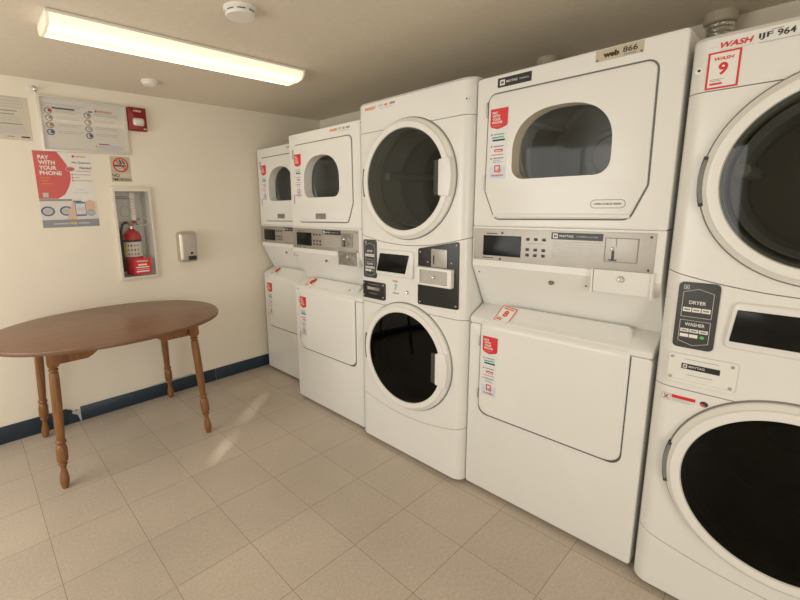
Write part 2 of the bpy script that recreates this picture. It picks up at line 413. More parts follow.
m = MB(); m.lathe([(.045, -.012), (.043, -.022), (.03, -.028), (.012, -.03), (0, -.030)], LITE, seg=32); m.build('cover', sd)

def duct(y, label):
    t = thing('vent_duct', label, 'duct', (2.435, y, HC), 0, 'dryer vent ducts')
    m = MB(); m.lathe([(.056, 0), (.056, -.036), (.053, -.04), (.040, -.04)], mat('duct_collar', (.50, .44, .34), .5), seg=28, cap0=True); m.build('collar', t)
    m = MB(); p = [(.044 + .004 * (k % 2), -.039 - k * .009) for k in range(60)]; m.lathe(p, FOIL, seg=28); m.build('foil_sleeve', t)
duct(.395, 'foil dryer duct with beige collar above the gap beside the rightmost stacked machine')
duct(1.10, 'foil dryer duct, only its beige collar top showing above the machine numbered 8')

# ------------------------------------------------------------------ printed bits shared by the machines
def pay_sticker(m, x, y, h, w):
    """narrow payment sticker, top left corner at x,y"""
    X = lambda a: x + a * w; Y = lambda b: y - b * h
    m.rect(X(0), X(1), Y(1), Y(.02), FILM, 1, .001)
    m.rect(X(0), X(1), Y(1), Y(.82), PALEB, 2)
    m.pol(rpoly([(X(-.02), Y(0)), (X(-.02), Y(.25)), (X(.45), Y(.29)), (X(1.02), Y(.25)), (X(1.02), Y(0))], [0, .012, .03, .012, 0]), RED, 3)
    for i, (t, q) in enumerate((('PAY', .34), ('WITH', .46), ('YOUR', .5), ('PHONE', .6))): m.txt(t, X(.1), Y(.075 + .045 * i), h * .036, PAPER, 4, width=w * q, bold=.03)
    m.rect(X(.12), X(.62), Y(.245), Y(.235), ORANGE, 4)
    for yy in (.36, .53, .70): m.ell(X(.1), Y(yy), w * .05, w * .05, RED, 3, 10); m.rect(X(.22), X(.85), Y(yy + .008), Y(yy - .008), GREYINK, 3)
    m.rect(X(.1), X(.5), Y(.415), Y(.395), TEAL, 3); m.rect(X(.5), X(.85), Y(.41), Y(.39), GREEN, 3)
    m.rect(X(.15), X(.9), Y(.455), Y(.43), INK, 3)
    m.rect(X(.28), X(.8), Y(.61), Y(.57), RED, 3, r=.003); m.rect(X(.34), X(.74), Y(.60), Y(.588), PAPER, 4)
    m.rect(X(.1), X(.85), Y(.655), Y(.645), RED, 3)
    m.rect(X(.22), X(.7), Y(.735), Y(.728), GREYINK, 3); m.rect(X(.22), X(.8), Y(.76), Y(.752), GREYINK, 3)
    m.border(X(.33), X(.68), Y(.9), Y(.80), w * .06, RED, 4); m.ell(X(.62), Y(.88), w * .13, w * .12, ORANGE, 5, 12)
    m.txt('WASH', X(.12), Y(.965), h * .03, RED, 4, width=w * .76, bold=.03, shear=.2)

# ------------------------------------------------------------------ type A: laundry centre with slanted console
def arch(cx, hw, z0, z1, zs, rb, d=0.0, n=14):
    hw += d; z0 -= d; z1 += d
    l = [(cx - hw + rb - rb*cos(t), z0 + rb - rb*sin(t)) for t in [pi/2*k/6 for k in range(7)]]
    r = [(2*cx - x, z) for x, z in reversed(l)]
    top = []
    for k in range(2 * n + 1):
        t = pi * k / (2 * n); c, s_ = cos(t), sin(t)
        top.append((cx + hw * math.copysign(abs(c) ** (2/2.4), c), zs + (z1 - zs) * abs(s_) ** (2/2.4)))
    return ccw(l[:1] + l[1:] + r + top)

def machine_a(loc, label, scale, opt):
    t = thing('stacked_laundry_machine', label, 'laundry machine', loc, -pi/2, 'stacked laundry machines'); t.scale = scale if isinstance(scale, tuple) else (scale,)*3
    w, zt, D = .353, 1.863, .70
    WIN = arch(-.006, .178, 1.452, 1.708, 1.55, .05)
    # dryer cabinet with an opening behind its door window
    m = MB(); m.prism(rrect(-w, w, 1.262, zt, .010, 3), 0, D, WHITE, bev=.007, bev1=.004, holes=[arch(-.006, .178, 1.452, 1.708, 1.55, .05, .012)], rim=.03)
    c = m.build('dryer_cabinet', t)
    m = MB(); o = (-.0, 0, 1.565)
    m.lathe([(.262, .075), (.27, .085), (.27, .14), (.264, .15), (.264, .16), (.27, .17), (.27, .30), (.264, .31), (.264, .32), (.27, .33), (.27, .56), (.25, .575), (.12, .58), (.115, .565), (.09, .565), (.085, .575), (.06, .575), (0, .57)], DRUM, o, (0, 1, 0), 56)
    for k in range(3):
        a = k * 2*pi/3 + .5; m.tube([(.255*cos(a), .1 + .44*j/6, 1.565 + .255*sin(a)) for j in range(7)], .018, DRUM, 8)
    m.lathe([(.19, .079), (.262, .075)], WHITE, o, (0, 1, 0), 56)
    m.build('drum', t, recalc=False)
    # door
    pts = [(-.294, 1.79), (-.298, 1.41), (-.25, 1.296), (.24, 1.30), (.284, 1.41), (.280, 1.79)]
    dl = rpoly(pts, [.03, .02, .03, .03, .02, .03])
    m = MB(); m.prism(dl, -.008, -.001, WHITE, bev=.005, holes=[WIN], rim=.058, rimmat=opt.get('rim', RING), cap1=False)
    
    d = m.build('dryer_door', t)
    m = MB(); m.prism(inset(ccw(dl), -.0055), -.0012, .0005, mat('door_gap_shade', (.15, .15, .14), .7), holes=[inset(ccw(WIN), -.004)]); m.build('gap_shade', d)  # dark strip standing in for the thin shadow line round the door
    m = MB(); m.box(-.255, .245, -.0125, -.006, 1.302, 1.317, WHITE, .004); m.build('pull_lip', d)
    m = MB(); m.prism(inset(ccw(WIN), -.004), .052, .056, GLA); m.build('window_glass', d)
    for z in (1.735, 1.445):
        m = MB(); m.box(-.3035, -.296, -.011, 0, z - .03, z + .03, STEEL, .002); m.build('hinge', d)
    if opt.get('latch'):
        m = MB(); m.prism(rrect(-.067, .036, 1.309, 1.352, .003), -.011, -.007, GREYGAP, bev=.001); m.frame((0, -.0112, 0))
        m.rect(-.06, .03, 1.315, 1.335, DULL, 1); m.build('latch_plate', d)
    if opt.get('oval'):
        m = MB(); m.frame((0, -.0083, 0)); m.ringp(rrect(.120, .230, 1.336, 1.366, .0149), rrect(.1222, .2278, 1.3382, 1.3638, .0127), GREYINK, 1)
        m.txt('OPEN CHECK NOW', .175, 1.3475, .007, INK, 1, 'c', width=.085); m.build('oval_mark', d)
    m = MB(); m.frame((0, -.0083, 0)); pay_sticker(m, -.281, 1.733, .275, .072); m.build('payment_sticker', d)
    # maker and owner plates on the top rail
    if opt.get('plates'):
        m = MB(); m.frame((0, -.0005, 0)); m.rect(-.262, -.124, 1.813, 1.848, BLACK, 1, .002); m.rect(-.252, -.231, 1.820, 1.840, PAPER, 2); m.txt('M', -.2415, 1.8245, .011, BLACK, 3, 'c', .04)
        m.txt('MAYTAG', -.225, 1.8265, .0085, PAPER, 2, width=.045); m.txt('COMMERCIAL', -.173, 1.8275, .0055, LGREY, 2, width=.04); m.build('name_plate', t)
        m = MB(); m.frame((0, -.0005, 0)); m.rect(.097, .237, 1.822, 1.858, BEIGE, 1, .002); m.txt('web', .120, 1.831, .018, DKBROWN, 2, bold=.07, width=.048)
        m.txt('866', .178, 1.834, .0175, INK, 2, bold=.02, width=.042); m.rect(.182, .216, 1.826, 1.830, GREYINK, 2)
        for x in (.103, .231): m.ell(x, 1.8265, .003, .003, DKBROWN, 2, 10)
        m.build('number_plate', t)
    if opt.get('topmark'):
        m = MB(); m.frame((0, -.0005, 0)); m.txt('WASH', .085, 1.829, .016, ORANGE, 1, bold=.03, shear=.2, width=.075); m.txt('IJF', .17, 1.831, .012, GREYINK, 1, width=.025)
        m.rect(.205, .225, 1.832, 1.842, GREYINK, 1); m.rect(.236, .268, 1.832, 1.842, GREYINK, 1); m.rect(.17, .262, 1.822, 1.825, LGREY, 1); m.build('number_sticker', t)
    # console: vertical face, then slanting back to the washer top
    side = [(0, 1.262), (0, 1.092), (.004, 1.086), (.105, .90), (.14, .885), (D, .885), (D, 1.262)]
    m = MB(); m.prism(side, -w + .001, w - .001, WHITE, axis='x', bev=.003, bev1=.003)
    for u, z in ((-.325, 1.06), (.118, 1.05)): m.lathe([(.004, 0), (.004, .003), (0, .004)], GREYGAP, (u, .003 + (1.086 - z) * .543, z), (0, -.88, .47), 10)
    m.build('console', t)
    m = MB(); m.lathe([(.011, 0), (.011, .004), (.006, .007), (0, .007)], BROWN, (-.01, .003 + (1.086 - 1.048) * .543, 1.048), (0, -.88, .47), 16); m.build('plug', t)
    m = MB(); m.prism(rrect(-.346, .327, 1.119, 1.254, .002, 1), -.003, .001, STEEL, bev=.001); m.frame((0, -.0032, 0))
    m.bars(-.006, .170, 1.214, 1.136, 8, LGREY, 1, .3)
    m.rect(-.10, -.036, 1.199, 1.201, GREYINK, 1); m.rect(-.285, -.235, 1.232, 1.236, INK, 1); m.rect(-.30, -.25, 1.129, 1.132, INK, 1)
    m.ell(-.212, 1.237, .005, .005, INK, 1, 12); m.ell(-.218, 1.128, .005, .005, INK, 1, 12)
    for z in (1.241, 1.131): m.ell(.313, z, .004, .004, INK, 1, 10)
    cp = m.build('control_panel', t)
    m = MB(); m.prism(rrect(-.298, -.130, 1.140, 1.226, .002, 1), -.0055, -.002, SCREEN, bev=.001); m.build('display', cp)
    for i in range(3):
        for z in (1.216, 1.175, 1.153):
            m = MB(); u = -.102 + i * .032; m.box(u - .0065, u + .0065, -.006, -.002, z - .0055, z + .0055, BLACK, .0015); m.build('button', cp)
    m = MB(); m.frame((0, -.0035, 0)); m.rect(-.010, .169, 1.221, 1.247, BLACK, 1, .001); m.rect(-.004, .014, 1.225, 1.243, PAPER, 2); m.txt('M', .005, 1.229, .010, BLACK, 3, 'c', .04)
    m.txt('MAYTAG', .020, 1.230, .0085, PAPER, 2, width=.05); m.txt('COMMERCIAL LAUNDRY', .08, 1.2315, .005, LGREY, 2, width=.075); m.build('logo_strip', cp)
    m = MB(); m.prism(rrect(.177, .279, 1.150, 1.235, .002, 1), -.005, -.002, DULL if opt.get('dirty') else STEEL, bev=.001); m.frame((0, -.0052, 0))
    m.border(.177, .279, 1.150, 1.235, .003, GREYINK, 1); m.rect(.200, .209, 1.158, 1.190, BLACK, 1); m.rect(.211, .214, 1.205, 1.232, GREYINK, 1); m.rect(.192, .218, 1.155, 1.160, BLACK, 1)
    m.fr = None; m.lathe([(.007, 0), (.007, .004), (.004, .005), (0, .003)], CHROME, (.200, -.005, 1.197), (0, -1, 0), 14); m.build('coin_slot', cp)
    # coin box
    cm = DULL if opt.get('dirty') else WHITE
    m = MB(); m.prism([(-.012, 1.122), (-.006, 1.042), (.06, 1.042), (.02, 1.122)], .150, .327, cm, axis='x', bev=.002, bev1=.002); cb = m.build('coin_box', t)
    for u in (.146, .329):
        m = MB(); m.prism([(-.017, 1.124), (-.012, 1.036), (.06, 1.036), (.02, 1.124)], u - .003, u + .003, WHITE, axis='x', bev=.001, bev1=.001); m.build('bracket', cb)
    m = MB(); m.lathe([(.0115, 0), (.0115, .004), (.009, .007), (.006, .007), (.005, .004), (0, .004)], CHROME, (.238, -.010, 1.094), (0, -1, -.05), 20); m.build('lock', cb)
    # washer
    m = MB(); m.prism(rrect(-w, w, .02, .8265, .012, 4), 0, D, WHITE, bev=.006, bev1=.003); m.build('washer_cabinet', t)
    m = MB(); m.prism([(0, .8295), (0, .85), (.006, .857), (.10, .8995), (.14, .90), (D, .90), (D, .8295)], -w, w, WHITE, axis='x', bev=.005, bev1=.005); m.build('washer_top', t)
    m = MB(); path = []
    z0, zs_ = .413, .815
    for k in range(7): path.append((-.014, z0 + .04 * (1 - cos(pi/2 * k/6))))
    path.append((-.014, .62)); path.append((-.014, zs_))
    for k in range(1, 9): a = k / 8 * radians(48); path.append((-.014 + .04 * (1 - cos(a)), zs_ + .04 * sin(a)))
    ex, ez = path[-1]; path.append((ex + .066, ez + .0605)); path.append((ex + .072, ez + .0645)); path.append((ex + .079, ez + .0655)); path.append((ex + .085, ez + .063))
    rows = []; N = len(path)
    for i, (dd, zz) in enumerate(path):
        hl_, hr_ = .291, .288
        if i < 7: s_ = .04 * (1 - sqrt(max(0, 1 - (1 - (zz - z0) / .04) ** 2))); hl_ -= s_; hr_ -= s_
        if zz > .846: q = max(0, min(1, (dd + .001) / .075)); hl_ -= .066 * q; hr_ -= .024 * q ** 2
        us = [-hl_, -hl_ + .004, -hl_ + .012] + [-hl_ + .012 + (hl_ + hr_ - .024) * k / 8 for k in range(1, 8)] + [hr_ - .012, hr_ - .004, hr_]
        off = [.006, .0018, 0] + [0] * 7 + [0, .0018, .006]
        nx = path[min(i+1, N-1)]; pv = path[max(i-1, 0)]; td, tz = nx[0]-pv[0], nx[1]-pv[1]; L = math.hypot(td, tz) or 1
        nd, nz = tz / L, -td / L
        rows.append([m.bm.verts.new((u, dd + nd * f, zz + nz * f)) for u, f in zip(us, off)])
    for A, B in zip(rows, rows[1:]):
        for k in range(len(A) - 1): m.F([A[k], A[k+1], B[k+1], B[k]], WHITE)
    loop = rows[0] + [r[-1] for r in rows[1:-1]] + list(reversed(rows[-1])) + [r[0] for r in reversed(rows[1:-1])]
    bk = [m.bm.verts.new((v.co.x, max(v.co.y + .016, .001) if v.co.z < .85 else v.co.y + .012, v.co.z - (0 if v.co.z < .85 else .02))) for v in loop]
    for k in range(len(loop)): m.F([loop[k], loop[(k+1) % len(loop)], bk[(k+1) % len(loop)], bk[k]], WHITE)
    wd = m.build('washer_door', t, sharp=40)
    m = MB(); m.prism(rpoly([(-.2975, .400), (.2915, .400), (.2915, .826), (-.2975, .826)], [.042, .042, .005, .005]), -.0012, .0005, DKLINE); m.build('gap_shade', wd)  # dark strip drawn where shade falls under and beside the door
    m = MB(); m.frame((0, -.0143, 0)); pay_sticker(m, -.274, .782, .278, .068); m.build('payment_sticker', wd)
    for z in (.75, .50):
        m = MB(); m.box(-.300, -.293, -.010, 0, z - .022, z + .022, STEEL, .002); m.build('hinge', wd)
    # number sticker on the sloping top of the door
    e0 = Vector((0, path[16][0], path[16][1])); e1 = Vector((0, path[17][0], path[17][1])); sl = (e1 - e0).normalized()
    m = MB(); nv = Vector((0, -sl.z, sl.y)); rx = Matrix.Rotation(radians(-10), 3, nv); m.frame(e0 + Vector((-.208, 0, 0)) + sl * .010 + nv * .0026, rx @ Vector((1, 0, 0)), rx @ sl, nv); nn = opt.get('num')
    k_ = 1.38; m.rect(-.026*k_, .026*k_, 0, .060*k_, PAPER, 1, .001); m.border(-.026*k_, .026*k_, 0, .060*k_, .0038, RED, 2)
    m.rect(-.018*k_, .018*k_, .049*k_, .054*k_, ORANGE, 2)
    if nn: m.txt(nn, 0, .021*k_, .024*k_, RED, 2, 'c', .03)
    else: m.rect(-.014*k_, .016*k_, .02*k_, .045*k_, RED, 2); m.rect(.006*k_, .02*k_, .036*k_, .056*k_, INK, 3)
    m.rect(-.02*k_, 0, .012*k_, .015*k_, GREYINK, 2); m.rect(-.02*k_, -.002*k_, .006*k_, .010*k_, RED, 2); m.build('number_sticker', wd)
    if opt.get('blue'):
        m = MB(); m.frame(e0 + Vector((.2, 0, 0)) + sl * .02 + nv * .0006, (1, 0, 0), sl, nv); m.ringp(ellipse(.015, .02, .035, .03, 24), ellipse(.015, .018, .029, .024, 24), PALEB, 1); m.ell(.0, .028, .006, .006, NAVY, 2); m.build('round_sticker', wd)
    for u in (-.3, .3):
        for dd in (.06, D - .06):
            m = MB(); m.lathe([(.018, 0), (.018, .008), (.009, .010), (.009, .021)], DKGAP, (u, dd, 0), seg=14, cap0=True); m.build('foot', t)
    return t

machine_a((1.675, .691, 0), 'stacked laundry machine wearing the 8 sticker and brown web 866 plate', 1, {'plates': 1, 'oval': 1, 'num': '8', 'rim': CREAM})
machine_a((1.667, 2.087, 0), 'stacked laundry machine with slanted console and dirty dark coin box, second from the corner', (.960, .974, .974), {'latch': 1, 'topmark': 1, 'dirty': 1, 'blue': 1})
machine_a((1.815, 2.756, 0), 'leftmost stacked laundry machine, set back in the corner by the wall', (.93, .968, .968), {'latch': 1, 'topmark': 1})

# ------------------------------------------------------------------ type B: stacked machine with two round doors
def machine_b(loc, label, dz, opt):
    t = thing('stacked_laundry_machine', label, 'laundry machine', loc, -pi/2, 'stacked laundry machines')
    t.scale = (.979,) * 3
    w, D, R = .3545, .70, .051
    us = [-w + R - R * cos(pi/2 * k/8) for k in range(9)]
    us = us + [-w + R + (2*w - 2*R) * k / 20 for k in range(1, 20)] + [-u for u in reversed(us)]
    def df(u):
        q = abs(u) - (w - R)
        return 0 if q <= 0 else R - sqrt(max(0, R*R - q*q))
    def section(name, zb, zt, bevtop=0):
        m = MB(); G = []
        for u in us:
            d = df(u); a, b = zb(u) + dz, zt(u) + dz
            if name == 'toe_panel': a = .02
            G.append([m.bm.verts.new(p) for p in ((u, d, a), (u, d, b - bevtop), (u, d + bevtop, b), (u, D, b), (u, D, a))])
        for A, B in zip(G, G[1:]):
            for k in range(5): m.F([A[k], B[k], B[(k+1) % 5], A[(k+1) % 5]], WHITE)
        m.F(G[0], WHITE); m.F(list(reversed(G[-1])), WHITE)
        return m.build(name, t)
    toe = lambda u: .148 + .055 * (u / w) ** 2
    smile = lambda u: 1.088 + .052 * (u / w) ** 2
    k = lambda v: (lambda u: v)
    g = .0014
    up = lambda f: (lambda u: f(u) + g)
    dn = lambda f: (lambda u: f(u) - g)
    section('toe_panel', k(0), dn(toe))
    wp = section('washer_panel', up(toe), k(.752 - g)); co = section('console', k(.752 + g), dn(smile))
    dp = section('dryer_panel', up(smile), k(1.67 - g)); tp = section('top_panel', k(1.67 + g), k(1.823), .012)
    zd, zw = 1.412 + dz, .493 + dz
    cs = []
    for z in (zd, zw):
        m = MB(); m.lathe([(.243, -.05), (.243, .62)], WHITE, (0, 0, z), (0, 1, 0), 64, cap0=True, cap1=True); c = m.build('c', t); cs.append(c)
    bpy.context.view_layer.update()
    cut(dp, cs[:1]); cut(tp, cs[:1]); cut(wp, cs[1:]); cut(co, cs[1:])
    for c in cs: bpy.data.objects.remove(c)
    for z, nm, dm in ((zd, 'dryer_drum', DRUM), (zw, 'washer_drum', DRUMW)):
        m = MB(); m.lathe([(.226, .06), (.232, .065), (.232, .20), (.226, .21), (.226, .22), (.232, .23), (.232, .40), (.226, .41), (.232, .42), (.232, .56), (.20, .575), (.10, .575), (.09, .56), (0, .56)], dm, (0, 0, z), (0, 1, 0), 56)
        for q in range(3):
            a = q * 2*pi/3 + .9; m.tube([(.215*cos(a), .09 + .44*j/6, z + .215*sin(a)) for j in range(7)], .022, dm, 8)
        m.build(nm, t, recalc=False)
    for z, nm, gl in ((zd, 'dryer_door', GLD), (zw, 'washer_door', GLW)):
        m = MB(); m.lathe([(.291, .004), (.291, -.012), (.289, -.016), (.276, -.027), (.2745, -.0325), (.272, -.0345), (.268, -.035), (.2505, -.035), (.247, -.034), (.2445, -.028), (.242, .03)], RING, (0, 0, z), (0, 1, 0), 96)
        d = m.build(nm, t, sharp=22)
        m = MB(); m.lathe([(.2965, .0006), (.2965, -.0012), (.290, -.0012), (.290, .0006)], GREYGAP, (0, 0, z), (0, 1, 0), 96); m.build('gap_shade', d)  # grey ring painted in for the shaded gap around the door
        m = MB(); m.lathe([(.2452, -.028), (.23, -.029), (.15, -.032), (.07, -.0335), (0, -.034)], gl, (0, 0, z), (0, 1, 0), 96); m.build('door_glass', d)
        m = MB(); pts = []
        for i in range(9): a = (i / 8 - .5) * .62; pts.append((.288 * cos(a), z + .288 * sin(a)))
        pts += [(.218, z + .080), (.218, z - .080)]
        m.prism(rpoly(pts, [.0]*9 + [.008, .008]), -.041, -.01, RING, bev=.005); m.build('handle', d)
        m = MB(); m.box(.192, .221, -.037, -.022, z - .078, z + .078, DKGAP, .003); m.build('grip_shade', d)  # dark block standing in for the shadow beside the handle
        m = MB(); pts = [(-.298 * cos(a), z + .298 * sin(a)) for a in [(i / 8 - .5) * .5 for i in range(9)]]; pts += [(-.284 * cos(a), z + .284 * sin(a)) for a in [(.5 - i / 8) * .5 for i in range(9)]]
        m.prism(pts, -.0185, -.001, DKGAP); m.prism([(x*.997, z + (zz-z)*.85) for x, zz in pts], -.0195, -.0186, GREYGAP); m.build('hinge', d)
    # console fittings
    Z = lambda z: z + dz
    m = MB(); m.prism(rrect(-.313, -.210, Z(.893), Z(1.106), .014), -.004, .001, CHAR, bev=.001); m.frame((0, -.0042, 0))
    for y0, y1, tri in ((.995, 1.075, 1), (.915, .985, -1)):
        P = [(-.300, y0), (-.222, y0), (-.222, y1), (-.300, y1)]
        P = [(-.300, y0), (-.223, y0), (-.223, y1), (-.2615, y1 + .012), (-.300, y1)] if tri > 0 else [(-.300, y1), (-.300, y0), (-.2615, y0 - .012), (-.223, y0), (-.223, y1)]
        P = ccw([(a, Z(b)) for a, b in P]); m.ringp(P, inset(P, .0016), LGREY, 1)
    m.txt('DRYER', -.2615, Z(1.037), .011, PAPER, 1, 'c', width=.042); m.txt('WASHER', -.2615, Z(.966), .011, PAPER, 1, 'c', width=.050)
    for i in range(3): m.rect(-.296 + i*.0235, -.2745 + i*.0235, Z(1.012), Z(1.026), PAPER, 1); m.rect(-.296 + i*.0235, -.2745 + i*.0235, Z(.946), Z(.957), PAPER, 1)
    for i in range(2): m.rect(-.296 + i*.0235, -.2745 + i*.0235, Z(.929), Z(.940), PAPER, 1)
    for i in range(3):
        for zz in (1.0165, .949): m.rect(-.293 + i*.0235, -.278 + i*.0235, Z(zz), Z(zz + .005), GREYINK, 2)
    m.ell(-.240, Z(.934), .006, .005, GREEN, 2, 14); m.rect(-.300, -.286, Z(1.083), Z(1.097), LGREY, 1); m.border(-.298, -.288, Z(1.085), Z(1.095), .002, CHAR, 2); m.build('cycle_label', t)
    m = MB(); m.prism(rpoly([(opt['disp'][0] - .014, Z(.916)), (.052, Z(.916)), (.052, Z(1.060)), (opt['disp'][2] - .012, Z(1.060))], .018), -.010, .001, WHITE, bev=.008); bz = m.build('bezel', t)
    m = MB(); m.prism(rpoly([(opt['disp'][0], Z(.940)), (opt['disp'][1], Z(.940)), (opt['disp'][1] + .027, Z(1.038)), (opt['disp'][2], Z(1.038))], .003, 2), -.0125, -.009, SCREEN, bev=.001); m.build('display', bz)
    pm, tm = (BLACK, LGREY) if opt.get('black') else (RING, GREYINK)
    m = MB(); m.prism(rrect(-.318, -.145, Z(.779), Z(.872), .008), -.008, .001, pm, bev=.004); m.frame((0, -.0083, 0))
    m.rect(-.281, -.185, Z(.825), Z(.843), BLACK if not opt.get('black') else DULL, 1); m.rect(-.277, -.266, Z(.828), Z(.840), PAPER, 2); m.txt('M', -.2715, Z(.8305), .007, BLACK, 3, 'c', .04); m.txt('MAYTAG', -.262, Z(.831), .007, PAPER, 2, width=.04)
    m.rect(-.275, -.19, Z(.857), Z(.8585), tm, 1); m.rect(-.265, -.20, Z(.806), Z(.8075), tm, 1)
    m.fr = None
    for u in (-.307, -.158):
        for zz in (.792, .860): m.lathe([(.005, 0), (.005, .002), (0, .003)], STEEL, (u, -.0078, Z(zz)), (0, -1, 0), 12)
    m.box(-.312, -.150, -.012, -.001, Z(.776), Z(.786), pm, .004); m.build('service_plate', t)
    m = MB(.0276); m.lathe([(.010, 0), (.010, .004), (.007, .006), (.003, .004), (0, .004)], CHROME, (-.018, 0, Z(.845)), (0, -1, 0), 16); m.build('key_lock', t)
    m = MB(.0276); m.prism(rpoly([(.052, Z(.795)), (.292, Z(.802)), (.288, Z(1.122)), (.052, Z(1.078))], .010), -.004, .001, BLACK, bev=.001)
    for u, zz in ((.066, .81), (.278, .818), (.276, 1.105), (.066, 1.062), (.112, 1.015), (.25, 1.02)): m.lathe([(.0045, 0), (.004, .002), (0, .003)], STEEL, (u, -.004, Z(zz)), (0, -1, 0), 10)
    cpn = m.build('coin_panel', t)
    m = MB(.0276); m.prism(rrect(.135, .227, Z(.994), Z(1.082), .003, 2), -.009, -.003, STEEL, bev=.002); m.frame((0, -.0092, 0)); m.rect(.148, .155, Z(1.01), Z(1.05), BLACK, 1); m.rect(.143, .165, Z(1.008), Z(1.012), GREYINK, 1); m.rect(.17, .215, Z(1.075), Z(1.077), GREYINK, 1); m.build('coin_slot', cpn)
    m = MB(.0276); m.prism(rrect(.050, .266, Z(.902), Z(.992), .006), -.030, -.003, RING, bev=.005, holes=[rrect(.082, .245, Z(.914), Z(.980), .003)], rim=-.020); cbx = m.build('coin_box', cpn)
    m = MB(.0276); m.box(.080, .247, -.021, -.012, Z(.912), Z(.982), STEEL); m.build('drawer_face', cbx)
    m = MB(.0276); m.lathe([(.0095, 0), (.0095, .004), (.006, .006), (0, .005)], CHROME, (.163, -.021, Z(.948)), (0, -1, 0), 16); m.build('lock', cbx)
    if opt.get('seven'):
        m = MB(.0276); m.frame((0, -.0006, 0)); m.txt('WASH', -.103, Z(.888), .010, RED, 1, 'c', shear=.2, width=.036); m.txt('7', -.100, Z(.846), .030, TEAL, 1, 'c', .02); m.rect(-.122, -.078, Z(.826), Z(.832), GREYINK, 1); m.build('number_sticker', t)
    # top rail writing
    m = MB(); m.frame((0, -.0006, 0))
    if opt.get('nine'):
        m.txt('WASH', -.287, Z(1.782), .0155, RED, 1, shear=.25, bold=.03, width=.070); m.rect(-.305, -.292, Z(1.788), Z(1.789), LGREY, 1)
        m.txt('IJF', -.207, Z(1.782), .017, INK, 1, width=.028, bold=.02); m.txt('964', -.171, Z(1.783), .017, INK, 1, width=.035, bold=.02); m.rect(-.183, -.160, Z(1.802), Z(1.804), GREYINK, 1); m.rect(-.205, -.12, Z(1.773), Z(1.776), LGREY, 1); m.rect(-.285, -.215, Z(1.776), Z(1.777), LGREY, 1)
        m.rect(-.125, -.085, Z(1.786), Z(1.797), GREYINK, 1)
        m.build('owner_lettering', t)
        m = MB(); m.frame((0, -.0006, 0)); x0, x1, y0, y1 = -.311, -.238, Z(1.674), Z(1.774)
        m.rect(x0, x1, y0, y1, PAPER, 1, .001); m.border(x0, x1, y0, y1, .005, RED, 2); m.txt('WASH', -.2745, y0 + .076, .0095, RED, 2, 'c', shear=.25, bold=.03, width=.044); m.txt('9', -.2745, y0 + .036, .034, RED, 2, 'c', .035)
        m.rect(x0 + .01, x0 + .04, y0 + .025, y0 + .0265, GREYINK, 2); m.rect(x0 + .01, x0 + .034, y0 + .021, y0 + .0225, GREYINK, 2); m.rect(x0 + .01, x0 + .038, y0 + .011, y0 + .0165, RED, 2); m.build('number_sticker', t)
    else:
        m.dx = .0276; m.txt('WASH', -.315, Z(1.780), .017, ORANGE, 1, shear=.25, bold=.03, width=.078); m.txt('IJF', -.215, Z(1.785), .013, BEIGE, 1, width=.03); m.rect(-.176, -.156, Z(1.786), Z(1.796), ORANGE, 1); m.rect(-.140, -.104, Z(1.787), Z(1.797), GREYINK, 1); m.rect(-.21, -.12, Z(1.776), Z(1.779), LGREY, 1)
        m.build('owner_lettering', t)
    for u in (-.330, .330):
        m = MB(); m.lathe([(.010, 0), (.010, .003), (.004, .004), (.0035, .003), (0, .003)], WHITE, (u, .0 + df(u), Z(1.733)), (0, -1, 0), 14, [WHITE, WHITE, DKGAP, DKGAP]); m.build('screw_cap', t)
    if opt.get('nine'):
        m = MB(); m.frame((0, -.0006, 0)); m.rect(-.324, -.300, Z(.704), Z(.728), PAPER, 1); m.border(-.324, -.300, Z(.704), Z(.728), .002, LGREY, 2)
        m.pol([(-.320, Z(.722)), (-.317, Z(.725)), (-.304, Z(.710)), (-.307, Z(.707))], ORANGE, 3); m.pol([(-.320, Z(.710)), (-.317, Z(.707)), (-.304, Z(.722)), (-.307, Z(.725))], GREYINK, 3)
        m.rect(-.297, -.235, Z(.716), Z(.727), RED, 1); m.bars(-.297, -.236, Z(.713), Z(.703), 3, LGREY, 1, .4)
        m.ell(-.214, Z(.718), .0145, .012, PAPER, 1); m.ell(-.213, Z(.7185), .011, .0095, INK, 2); m.pol([(-.224, Z(.716)), (-.219, Z(.720)), (-.207, Z(.713)), (-.211, Z(.708))], POSTERRED, 3); m.build('warning_sticker', t)
    for u in (-.28, .28):
        for dd in (.07, D - .06):
            m = MB(); m.lathe([(.020, 0), (.020, .008), (.010, .010), (.010, .021)], DKGAP, (u, dd, 0), seg=14, cap0=True); m.build('foot', t)
    return t
machine_b((1.64, 1.3975, 0), 'stacked machine with two round doors and black coin panel, middle of the row', .0973, {'black': 1, 'seven': 1, 'disp': (-.203, .000, -.176)})
machine_b((1.64, -.022, 0), 'rightmost stacked machine with two round doors and red-bordered 9 sticker', .0293, {'nine': 1, 'disp': (-.176, -.012, -.166)})

